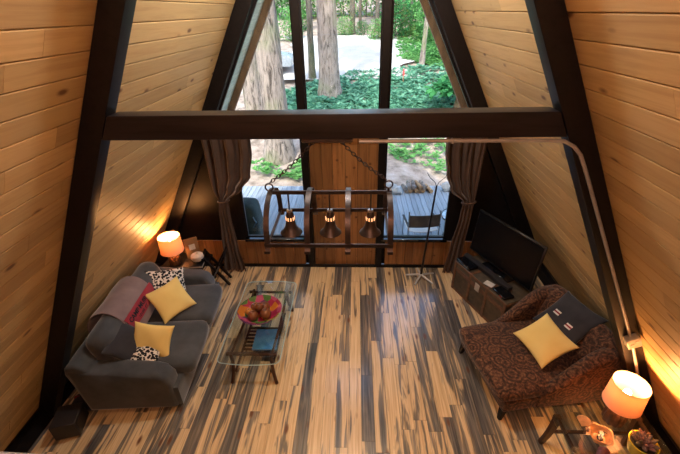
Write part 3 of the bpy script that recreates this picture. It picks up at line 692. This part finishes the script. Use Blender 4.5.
# ------------------------------------------------------------------ glass side table with lamp, shells and pot
gt = thing('glass_table', 'low glass side table with dark bowed legs beside the paisley chair', 'table', (2.44, 2.03, 0))
B().prism(rounded_rect(.43, .33, .05, .0), .462, .472, 'z').build('glass_top', 'table_glass', gt, smooth=False)
for sx in (-1, 1):
    for sy in (-1, 1): B().tube([(sx*(.365+.04*(1-k/8)**2), sy*(.235+.03*(1-k/8)**2), .46*k/8) for k in range(9)], [.022+.008*k/8 for k in range(9)], flat=.8, up=(0, 1, 0)).build('leg', 'stained_wood', gt, ang=50)
    B().box((sx*.365, 0, .445), (.03, .50, .028), bev=.004).build('side_rail', 'stained_wood', gt)
for sy in (-1, 1): B().box((0, sy*.24, .22), (.74, .026, .03), bev=.004).build('stretcher', 'stained_wood', gt)
zt_ = .4725
drum_lamp((2.545, 2.235, zt_), 'glowing table lamp with drum shade on the glass side table', .085, .215, .150, .25, 20., 10)
fsx = thing('shell_fan', 'pale peach scallop shell standing on the glass table', 'shell', (2.235, 2.165, zt_), 0)
fsx.rotation_euler = (R(-40), 0, R(-43))
rim = [(0, 0)]+[(.062*math.sin(R(-85+170*k/10))*(1+.03*(k % 2)), .045+.055*math.cos(R(-85+170*k/10))) for k in range(11)]
B().prism(rim, -.008, .008, bev=.003).build('valve', 'peach_shell', fsx)
bx_ = thing('shell_dish', 'peach scalloped dish holding dark-framed glasses on the glass table', 'dish', (2.32, 2.045, zt_), R(20))
B().lathe([(.001, .0), (.05, .0), (.06, .02), (.088, .07), (.098, .085), (.09, .085), (.078, .065), (.05, .016), (.001, .012)], 32, wob=lambda a_: 1+.10*math.cos(4*a_)).build('dish', 'peach_shell', bx_)
gl = thing('eyeglasses', 'dark-framed spectacles resting in the peach dish', 'glasses', (2.32, 2.045, zt_+.055), R(48))
for sx in (-.031, .031):
    B().tube([(sx+.026*math.cos(2*PI*k/16), .020*math.sin(2*PI*k/16), .006) for k in range(17)], .004, 6, cap=False).build('rim', 'black_gloss', gl)
    B().lathe([(.001, .0), (.024, .0), (.024, .002), (.001, .002)], 16, (sx, 0, .005)).build('lens', 'black_plastic', gl)
    B().tube([(sx*1.8, 0, .008), (sx*1.5, -.035, .016)], .003, 6).build('temple', 'dark_steel', gl)
B().tube([(-.008, 0, .008), (0, .004, .011), (.008, 0, .008)], .003, 6).build('bridge', 'black_gloss', gl)
pcn = thing('conch_shell', 'purplish brown conch shell lying next to the peach dish', 'shell', (2.22, 1.875, zt_), R(30))
spir = []
for k in range(25):
    t_ = k/24; rr = .002+.052*t_*(1 if t_ < .8 else 1-(t_-.8)*2.2); spir.append((-.09+.19*t_, rr))
b = B(); b.rings([[(x_, r_*math.cos(2*PI*j/18)*(1+.12*math.sin(30*x_+2*PI*j/18)), .05+r_*.9*math.sin(2*PI*j/18)*(1+.12*math.sin(30*x_+2*PI*j/18))) for j in range(18)] for x_, r_ in spir]); b.build('whorl', 'purple_shell', pcn)
B().soft((.04, -.045, .045), (.10, .03, .05), .012, 6).build('lip', 'peach_shell', pcn)
pot = thing('succulent_pot', 'bright yellow ceramic pot with a rosette succulent on the glass table', 'plant', (2.60, 1.95, zt_))
pot.scale = (1.3, 1.3, 1.15)
B().lathe([(.001, 0), (.058, 0), (.066, .01), (.082, .10), (.085, .112), (.077, .112), (.070, .095), (.001, .092)], 32).build('pot', 'ceramic_yellow', pot)
B().lathe([(.001, .097), (.072, .095)], 24).build('soil', 'soil', pot)
for ringi, (n_, ln, el) in enumerate(((9, .084, 20), (8, .07, 40), (6, .052, 58), (4, .04, 75))):
    for k in range(n_):
        a_ = 2*PI*(k+.5*(ringi % 2))/n_; e_ = R(el+random.uniform(-5, 5)); d_ = Vector((math.cos(a_)*math.cos(e_), math.sin(a_)*math.cos(e_), math.sin(e_)))
        B().tube([Vector((0, 0, .10))+d_*ln*t_+Vector((0, 0, .02*t_*t_)) for t_ in (.0, .3, .6, .85, 1)], [.006, .013, .017, .011, .002], 6).build('leaf', 'succulent_leaf', pot)

# ------------------------------------------------------------------ conduit, box
cn = thing('conduit', 'bent galvanised conduit running under the beam and down the rafter', 'pipe', (0, 0, 0))
yC = 2.421
pts = [(.20, yC, 3.055), (.78, yC, 3.055), (1.40, yC, 3.052), (1.51, yC, 3.045), (1.58, yC, 3.01), (1.635, yC, 2.955), (1.68, yC, 2.88), (1.75, yC, 2.755), (2.106, yC, 2.10), (2.40, yC, 1.555), (2.51, yC, 1.35)]
B().tube(pts, .0125, 10).build('pipe', 'conduit_steel', cn)
B().tube([(2.56, yC, 1.26), (2.70, yC, .97), (2.93, yC, .50)], .0125, 10).build('pipe', 'conduit_steel', cn)
dr = Matrix.Rotation(math.atan(T)*-1, 3, 'Y')
for (x_, z_) in ((.80, 3.055), (2.106, 2.10)):
    B().box((x_, yC, z_), (.016, .032, .075) if x_ > 1 else (.016, .032, .03), dr if x_ > 1 else None, bev=.003).build('strap', 'conduit_steel', cn)
jb = thing('outlet_box', 'square steel outlet box fixed to the rafter above the lamp', 'outlet', (2.535, 2.41, 1.305))
B().box((0, 0, 0), (.105, .06, .105), dr, bev=.006).build('box', 'box_steel', jb); B().box((0, -.034, 0), (.11, .006, .11), dr, bev=.004).build('cover_plate', 'box_steel', jb)
for k in (-1, 1): B().box((.0+k*.012, -.038, k*.022), (.03, .004, .026), dr, bev=.004).build('socket', 'paper', jb)

# ------------------------------------------------------------------ bell chandelier
cz = 3.068
cl = thing('chandelier', 'wrought iron barrel-frame chandelier with three bell lamps hung on chains', 'chandelier', (-.012, 2.50, 2.372))
hl, ztp, hw = .452, .295, .272
def arc(x_, sg, n=14): return [(x_, sg*hw*math.sin(t_*PI/2), ztp*math.cos(t_*PI/2)**.8 if t_ < 1 else 0.) for t_ in [k/n for k in range(n+1)]]
for xx in (-.430, -.148, .136, .430):
    for sg in (-1, 1):
        pts = arc(xx, sg)
        pts += [(xx, sg*(hw+.012), -.035), (xx, sg*(hw+.028), -.052), (xx, sg*(hw+.045), -.042), (xx, sg*(hw+.043), -.024)]
        B().tube(pts, .019, flat=.22, up=(1, 0, 0)).build('hoop_band', 'iron', cl) if False else B().rings([[(x2+dx, y2, z2) for dx in (0,) for (x2, y2, z2) in ()] for _ in ()] or [[(p[0]-.019, p[1], p[2]), (p[0]+.019, p[1], p[2]), (p[0]+.019, p[1]-sg*.004, p[2]-.006), (p[0]-.019, p[1]-sg*.004, p[2]-.006)] for p in pts]).build('hoop_band', 'iron', cl, ang=30)
for (y_, z_) in ((0, ztp-.012), (-hw, 0.), (hw, 0.)): B().box((0, y_, z_), (2*hl, .016, .028), bev=.002).build('rail', 'iron', cl)
for sx in (-1, 1): B().tube([(sx*.43, -hw, -.004), (sx*.43, hw, -.004)], .009, flat=.8, up=(0, 0, 1)).build('end_bar', 'iron', cl)
for xx in (-.305, -.003, .30):
    rd = B().cyl((xx, 0, ztp-.02), (xx, 0, .125), .006, n=8).build('rod', 'iron', cl)
    bl = B().lathe([(.001, .13), (.020, .13), (.024, .122), (.030, .10), (.034, .055), (.042, .01), (.058, -.025), (.080, -.045), (.084, -.054), (.078, -.053), (.05, -.03), (.036, .01), (.028, .06), (.001, .11)], 28, (xx, 0, 0)).build('bell_shade', 'iron', cl)
    B().lathe([(.001, .145), (.019, .145), (.021, .138), (.021, .128), (.001, .128)], 20, (xx, 0, 0)).build('collar', 'steel', bl)
    for k in range(10):
        a_ = 2*PI*k/10; B().box((xx+.033*math.cos(a_), .033*math.sin(a_), .072), (.004, .009, .026), Matrix.Rotation(a_, 3, 'Z')).build('slot', 'bell_glow', bl, smooth=False)
    B().ball((xx, 0, -.02), .022, 10).build('bulb', 'bulb_glow', bl)
    ld = bpy.data.lights.new('bell_light', 'SPOT'); ld.energy = 16; ld.color = (1, .62, .32); ld.spot_size = R(110); ld.spot_blend = .6; ld.shadow_soft_size = .03
    lo = bpy.data.objects.new('bell_light', ld); COL.objects.link(lo); lo.parent = bl; lo.location = (xx, 0, -.062)
# ceiling plate and chains
cp = B().box((.0, .0, cz-2.372-.014), (.34, .13, .028), bev=.008).build('ceiling_plate', 'iron', cl)
def chain(p, q, n):
    p, q = Vector(p), Vector(q); d = (q-p).normalized()
    for k in range(n):
        c = p+(q-p)*((k+.5)/n)+Vector((0, 0, -.02*math.sin((k+.5)/n*PI))); L = (q-p).length/n*.70; s_ = Vector((0, 1, 0)) if k % 2 else d.cross(Vector((0, 1, 0))).normalized()
        pts = [c+d*L*math.cos(2*PI*j/14)+s_*.011*math.sin(2*PI*j/14) for j in range(15)]
        B().tube(pts, .0035, 6, cap=False).build('chain_link', 'iron', cl)
chain((-.09, 0, .665), (-.435, 0, .355), 16); chain((.085, 0, .665), (.405, 0, .385), 16)
for xx, zz in ((-.437, .325), (.425, .345)):
    B().tube([(xx+.028*math.cos(2*PI*j/18), 0, zz+.028*math.sin(2*PI*j/18)) for j in range(19)], .006, 8, cap=False).build('ring', 'iron', cl)
    B().cyl((xx, 0, ztp-.02), (xx, 0, zz-.025), .008, n=8).build('eye_post', 'iron', cl)

# ------------------------------------------------------------------ loft: railing, then added fill globes out of view
lr = thing('loft_railing', 'grey metal-capped loft handrail at the edge of the upper floor', 'railing', (-.45, .243, 2.40), R(-1.6))
B().box((0, 0, .885), (1.6, .07, .03), bev=.006).build('cap', 'conduit_steel', lr)
for k in range(6): B().box((-.72+k*.288, -.0, .44), (.03, .03, .87)).build('baluster', 'dark_wood', lr, smooth=False)
def fill_globe(loc, label, power, col):  # hanging globe added out of view to raise the indoor brightness
    pl = thing('added_fill_globe', label, 'lamp', loc)
    top = (W-abs(loc[0]))/T-loc[2]-.12
    B().cyl((0, 0, .13), (0, 0, top), .006, n=8).build('cord', 'black_plastic', pl); B().lathe([(.05, .10), (.05, .14), (.02, .16), (.001, .16)], 20).build('cap', 'dark_steel', pl)
    B().ball((0, 0, 0), .13, 24).build('globe', 'fill_globe_glow', pl)
    ld = bpy.data.lights.new('added_fill_light', 'POINT'); ld.energy = power; ld.color = col; ld.shadow_soft_size = .14
    lo = bpy.data.objects.new('added_fill_light', ld); COL.objects.link(lo); lo.parent = pl; lo.location = (0, 0, -.29)
fill_globe((0.0, -.75, 4.75), 'added fill globe out of view over the loft, warming the near walls', 112., (1, .57, .40))  # warm fill added behind the viewer for the near walls
fill_globe((0.0, 3.7, 5.25), 'added fill globe out of view over the living room, brightening the far walls', 155., (1, 1., .95))  # neutral fill added above the frame for the far walls and floor

# ------------------------------------------------------------------ deck
dk = tag(B().box((0, 7.15, -.19), (7.2, 3.5, .14)).build('deck', 'deck_wood', smooth=False), kind='structure')
DB = chamfer_plank('board', 'deck_wood', .03); x = -3.6
while x < 3.6: piece('board', DB, dk, (x+.056, 7.15, -.108), (.106, 3.5, .028)); x += .1125
# ------------------------------------------------------------------ deck things
gc = thing('covered_grill', 'dark teal covered grill standing on the deck behind the curtain', 'grill', (-1.93, 6.25, -.094))
B().soft((0, 0, .42), (.62, .55, .84), .10, 10, (.02, .02, .05), fn=lambda o: Vector((o.x*(1.05-.25*(o.z+.42)), o.y*(1.05-.25*(o.z+.42)), o.z))).build('cover', 'grill_cloth', gc, ang=80)
B().tube([(.23, -.29, .46), (.30, -.31, .58), (.24, -.26, .66)], .012, flat=.5, up=(0, 0, 1)).build('strap', 'blue_gloss', gc)
dc = thing('deck_chair', 'low folding deck chair with dark mesh seat and back on the deck', 'chair', (1.42, 6.30, -.094), R(6))
for sx in (-.29, .29):
    B().tube([(sx, -.16, 0), (sx, -.16, .62), (sx*1.0, -.14, .70)], .012, 8).build('leg', 'steel', dc); B().tube([(sx, .26, 0), (sx, .26, .40)], .012, 8).build('leg', 'steel', dc)
    B().box((sx, .06, .41), (.04, .46, .02), bev=.004).build('armrest', 'dark_wood', dc)
B().sheet(lambda u, v: Vector((-.29+.58*u, -.165+.02*math.sin(u*PI), .38+.25*v-.03*math.sin(u*PI))), 10, 5, .008).build('backrest', 'mesh_cloth', dc)
B().sheet(lambda u, v: Vector((-.28+.56*u, -.14+.42*v, .30-.05*math.sin(u*PI))), 10, 6, .008).build('seat', 'white_cloth', dc)
gtb = thing('patio_table', 'round glass patio table partly behind the curtain', 'table', (2.13, 6.25, -.094))
B().lathe([(.001, .54), (.36, .54), (.365, .545), (.36, .552), (.001, .552)], 40).build('table_top', 'table_glass', gtb); B().tube([(.36*math.cos(2*PI*k/40), .36*math.sin(2*PI*k/40), .545) for k in range(41)], .012, 8, cap=False).build('rim', 'dark_steel', gtb)
for k in range(3): a_ = R(30+120*k); B().tube([(.32*math.cos(a_), .32*math.sin(a_), 0), (.22*math.cos(a_), .22*math.sin(a_), .3), (.28*math.cos(a_), .28*math.sin(a_), .54)], .012, 8).build('leg', 'dark_steel', gtb)
for (x_, y_, lab) in ((1.97, 6.12, 'olive green candle pot at the rim of the patio table'), (2.06, 6.40, 'olive green candle pot at the centre of the patio table')):
    cpn = thing('candle_pot', lab, 'pot', (x_, y_, .4585)); B().lathe([(.001, 0), (.03, 0), (.043, .03), (.04, .08), (.03, .095), (.025, .09), (.034, .06), (.001, .03)], 18).build('pot', 'ceramic_yellow', cpn); B().lathe([(.001, .06), (.033, .06)], 14).build('wax', 'paper', cpn)
# firewood on the deck edge
k = 0; LG = None
for row, n_ in enumerate((6, 4)):
    for i in range(n_):
        rr = .055; lab = 'split firewood log in the bottom row of the pile on the deck' if row == 0 else ('split firewood log on top of the pile on the deck' if row == 1 else 'split firewood log on top of the pile')
        t_ = thing('firewood_log', lab, 'log', (1.38+(i+row*.75)*.115, 8.62, -.094+row*.095), 0, 'firewood on the deck')
        t_.rotation_euler = (0, 0, R(random.uniform(-14, 14))); h_ = random.choice((0, 1))
        pr = [(rr*math.cos(R(a_))*random.uniform(.85, 1.0), rr+rr*math.sin(R(a_))*random.uniform(.85, 1.)) for a_ in range(0, 360, 40)]
        B().prism(pr, -.19, .19, bev=.004).build('log', 'log_wood' if h_ else 'bark', t_, smooth=False)
for (x_, y_, s_) in ((1.06, 8.6, .15), (1.18, 8.42, .13), (2.42, 8.6, .16)):
    b = B(); b.ball((0, 0, 0), 1, 10, (s_, s_*.8, s_*.75))
    for v_ in b.b.verts: v_.co *= 1+.2*math.sin(v_.co.x*40+v_.co.z*25)
    o = b.build('rock', 'rock'); o.location = (x_, y_, -.094+s_*.62); tag(o, 'pale grey garden rock resting at the deck edge beside the firewood', 'rock', 'rocks by the firewood')

# ------------------------------------------------------------------ garden
def ground_fn(u, v):
    x_ = -40+80*u; y_ = 8.85+v*v*70; z_ = gz(y_)+.08*math.sin(x_*.9+y_*.7)+.06*math.sin(x_*2.1-y_*1.3)
    return Vector((x_, y_, z_-.05))
b = B(); b.sheet(ground_fn, 80, 90); gr = struct(b.build('ground', 'forest_ground'))
B().box((0, 3.2, -.62), (80, 12, .3)).build('subsoil', 'forest_ground', gr, smooth=False)
# gravel drive
def drive(u, v):
    y_ = 19.5+11*v; xc = -.5+.16*(y_-19.5); hw_ = 3.4+.45*math.sin(y_*1.1); x_ = xc+(-1+2*u)*hw_+.4*math.sin(y_*2+u*5); x_ -= 2.2*(1-u)*v
    return Vector((x_, y_, gz(y_)+.10*0+.10))
struct(tag(B().sheet(drive, 24, 24).build('driveway', 'gravel'), 'sunlit pale gravel drive curving behind the fern bed', 'driveway'))
# leaf helpers
def leaf_quads(b, rn, c, d, L, wd):
    c = Vector(c); d = Vector(d).normalized(); s_ = d.cross(Vector((rn.uniform(-.3, .3), rn.uniform(-.3, .3), 1))).normalized()*wd
    V = [b.b.verts.new(p) for p in (c, c+d*L*.5+s_, c+d*L-Vector((0, 0, .12*L)), c+d*L*.5-s_)]; b.b.faces.new(V)
def fern_bed(name, label, region, n_, mat, seed, size=.32):
    rn = random.Random(seed); b = B()
    for _ in range(n_):
        px, py = region(rn); p = ground_at(px, py); k_ = rn.randint(7, 10); sz = size*rn.uniform(.6, 1.3)
        for j in range(k_):
            a_ = 2*PI*(j+rn.random())/k_; e_ = rn.uniform(.15, .9); leaf_quads(b, rn, p+Vector((0, 0, .02)), (math.cos(a_), math.sin(a_), e_), sz, sz*.20)
    return tag(b.build(name, mat, smooth=False), label, 'ground cover', kind='stuff')
def reg(poly):
    xs = [p[0] for p in poly]; ys = [p[1] for p in poly]
    def inside(x_, y_):
        c = False
        for i in range(len(poly)):
            (x1, y1), (x2, y2) = poly[i], poly[i-1]
            if (y1 > y_) != (y2 > y_) and x_ < (x2-x1)*(y_-y1)/(y2-y1)+x1: c = not c
        return c
    def f_(rn):
        while 1:
            x_, y_ = rn.uniform(min(xs), max(xs)), rn.uniform(min(ys), max(ys))
            if inside(x_, y_): return x_, y_
    return f_
fern_bed('fern_bed', 'blue-green fern bed behind the cross beam around the slender tree', reg([(283, 92), (312, 84), (340, 76), (385, 70), (440, 66), (478, 80), (480, 118), (400, 135), (330, 125), (283, 120)]), 1350, 'leaf_fern', 3, .36)
fern_bed('undergrowth', 'light green undergrowth on the bank seen over the deck', reg([(388, 146), (400, 140), (452, 140), (452, 176), (425, 168), (395, 160)]), 75, 'leaf_light', 4, .18)
fern_bed('undergrowth', 'scattered green weeds on the pale ground by the fat trunk', reg([(250, 165), (262, 175), (300, 180), (303, 160), (285, 172), (262, 160)]), 60, 'leaf_light', 6, .17)
fern_bed('undergrowth', 'sunlit grassy growth at the back right of the drive', reg([(400, 60), (400, 30), (440, 20), (475, 50), (470, 75), (430, 66)]), 900, 'leaf_light', 8, .40)
# trees
def tree(px, py, r, label, h=9., mat='bark', lean=(0, 0), branches=3, seed=0):
    p = ground_at(px, py); rn = random.Random(seed); t_ = thing('tree', label, 'tree', p-Vector((0, 0, .12)), 0, None)
    pts = []; rad = []
    for k in range(15):
        f_ = k/14; pts.append((lean[0]*f_*h+.03*math.sin(3*f_+seed), lean[1]*f_*h, h*f_)); rad.append(r*(1+.35*math.exp(-f_*h*2.2))*(1-.45*f_))
    b = B(); b.tube(pts, rad, 18)
    for v_ in b.b.verts: 
        q = v_.co; v_.co.x += r*.06*math.sin(q.z*5+q.y*20); v_.co.y += r*.06*math.sin(q.z*4+q.x*24)
    b.build('trunk', mat, t_)
    for k in range(branches):
        a_ = rn.uniform(0, 6.28); z_ = h*rn.uniform(.55, .9); L = rn.uniform(1.2, 2.6)
        B().tube([(lean[0]*z_, lean[1]*z_, z_), (lean[0]*z_+L*.5*math.cos(a_), L*.5*math.sin(a_), z_+.25), (lean[0]*z_+L*math.cos(a_), L*math.sin(a_), z_+.3)], [.05, .035, .01], 6).build('branch', mat, t_)
    b = B()
    for k in range(500):
        z_ = h*(.80+.26*rn.random()); rr = 2.3*(1.12-z_/h+.15)*rn.random()**.5+.3; a_ = rn.uniform(0, 6.28)
        leaf_quads(b, rn, (lean[0]*z_+rr*math.cos(a_), rr*math.sin(a_), z_), (rn.uniform(-1, 1), rn.uniform(-1, 1), rn.uniform(-.6, .4)), rn.uniform(.25, .5), .11)
    b.build('crown', 'leaf_dark', t_, smooth=False); return t_
tree(279, 156, .40, 'fat rough-barked tree trunk just beyond the deck, nearest the house', 10, 'bark', (-.012, .02), 2, 1)
tree(257, 128, .36, 'second fat trunk with reddish bark leaning behind the thickest tree', 10, 'bark', (.005, .01), 2, 2)
tree(330, 96, .44, 'mossy grey trunk rising from the fern bed', 11, 'bark', (-.005, .0), 3, 3)
tree(313, 80, .16, 'thin dark trunk standing right behind the mossy grey trunk', 10, 'bark_dark', (.004, 0), 2, 4)
tree(422, 66, .13, 'thin pale leaning trunk among the grasses', 9, 'bark', (.03, 0), 2, 5)
tree(460, 112, .28, 'broken tan stump-like trunk by the barge board', 1.2, 'log_wood', (0, 0), 0, 6)
for i, (px, py, rr, lb) in enumerate(((352, 33, .20, 'dark far trunk left of the sunlit drive end'), (360, 27, .12, 'slim far trunk rising behind the low hedge'), (377, 30, .16, 'dark far trunk next to the steep bank'), (404, 24, .22, 'dark far trunk at the forest edge'), (411, 28, .14, 'slim dark trunk crowding the forest edge'), (296, 34, .22, 'dark far trunk behind the parked car'), (322, 24, .12, 'slim far trunk over the pale clearing'))):
    tree(px, py, rr, lb, 10, 'bark_dark', (random.uniform(-.01, .02), 0), 2, 20+i)
# shrubs of the forest edge
def shrub_mesh(seed, mat, n_=1500):
    rn = random.Random(seed); b = B()
    for _ in range(n_):
        while 1:
            q = Vector((rn.uniform(-1, 1), rn.uniform(-1, 1), rn.uniform(0, 1)))
            if q.x**2+q.y**2+(q.z-.4)**2*2 < 1: break
        leaf_quads(b, rn, (q.x*1.5, q.y*1.2, q.z*2.6), (rn.uniform(-1, 1), rn.uniform(-1, 1), rn.uniform(-.6, .6)), rn.uniform(.14, .32), .07)
    o = b.build('foliage', mat, smooth=False); me = o.data; bpy.data.objects.remove(o); return me
SM = [shrub_mesh(1, 'leaf_light'), shrub_mesh(2, 'leaf_dark'), shrub_mesh(3, 'leaf_light', 900)]
stm = B().tube([(0, 0, -.1), (.05, 0, .8), (0, .05, 1.6)], [.05, .04, .01], 6).build('stem', 'bark_dark'); STM = stm.data; bpy.data.objects.remove(stm)
rn = random.Random(12)
spots = [(345, 36, 0, .45), (362, 36, 1, .40), (378, 40, 0, .5), (395, 38, 1, .9), (415, 34, 0, 1.0), (432, 42, 0, .9), (448, 60, 0, .8), (300, 30, 0, .7), (290, 40, 2, .7), (410, 16, 1, 1.5), (432, 18, 0, 1.5), (392, 16, 1, 1.4), (366, 15, 2, 1.3), (344, 16, 2, 1.2), (325, 17, 2, 1.3), (303, 17, 0, 1.4), (282, 18, 2, 1.3), (262, 18, 0, 1.4), (455, 22, 0, 1.4), (240, 30, 1, 1.2), (470, 45, 1, 1.0), (470, 84, 0, .5), (448, 90, 0, .28), (255, 60, 2, .7)]
words = ['bright leafy bush', 'dark leafy bush', 'sparse leafy bush']
for i, (px, py, kd, sc) in enumerate(spots):
    p = ground_at(px, py); far = p.y > 36
    t_ = thing('shrub', words[kd]+(' at the far edge of the forest clearing' if far else (' bordering the gravel drive' if p.y > 24 else ' at the near end of the fern bed')), 'shrub', p, rn.uniform(0, 6), 'forest edge bushes')
    t_.scale = (sc, sc, sc*rn.uniform(.9, 1.2))
    for nm_, me in (('foliage', SM[kd]), ('stem', STM)):
        o = bpy.data.objects.new(nm_, me); COL.objects.link(o); o.parent = t_
# survey stake
p = ground_at(403, 84); sk_ = thing('survey_stake', 'small red marker stake in the fern bed', 'stake', p); B().box((0, 0, .3), (.04, .04, .6)).build('stake', 'log_wood', sk_); B().box((0, 0, .52), (.07, .05, .28)).build('flag', 'stake_red', sk_)
# parked car behind the trunks
p = ground_at(279, 73); car = thing('car', 'silver car parked behind the fat tree trunks', 'car', p+Vector((-1.35, 0, .02)), R(4))
body = [(-2.1, .35), (2.1, .35), (2.15, .72), (1.95, .88), (1.05, .98), (.45, 1.42), (-1.2, 1.45), (-1.85, 1.0), (-2.15, .85)]
B().prism(body, -.85, .85, bev=.06).build('body', 'car_paint', car)
B().prism([(.98, .99), (.45, 1.36), (-1.15, 1.38), (-1.7, 1.0)], -.865, -.85).build('side_window', 'black_gloss', car)
for sx in (-1.3, 1.3):
    for sy in (-.78, .78):
        wh = B().cyl((sx, sy-.1, .33), (sx, sy+.1, .33), .33, n=24).build('wheel', 'tyre', car); B().cyl((sx, sy-.11, .33), (sx, sy+.11, .33), .19, n=16).build('hub', 'steel', wh)
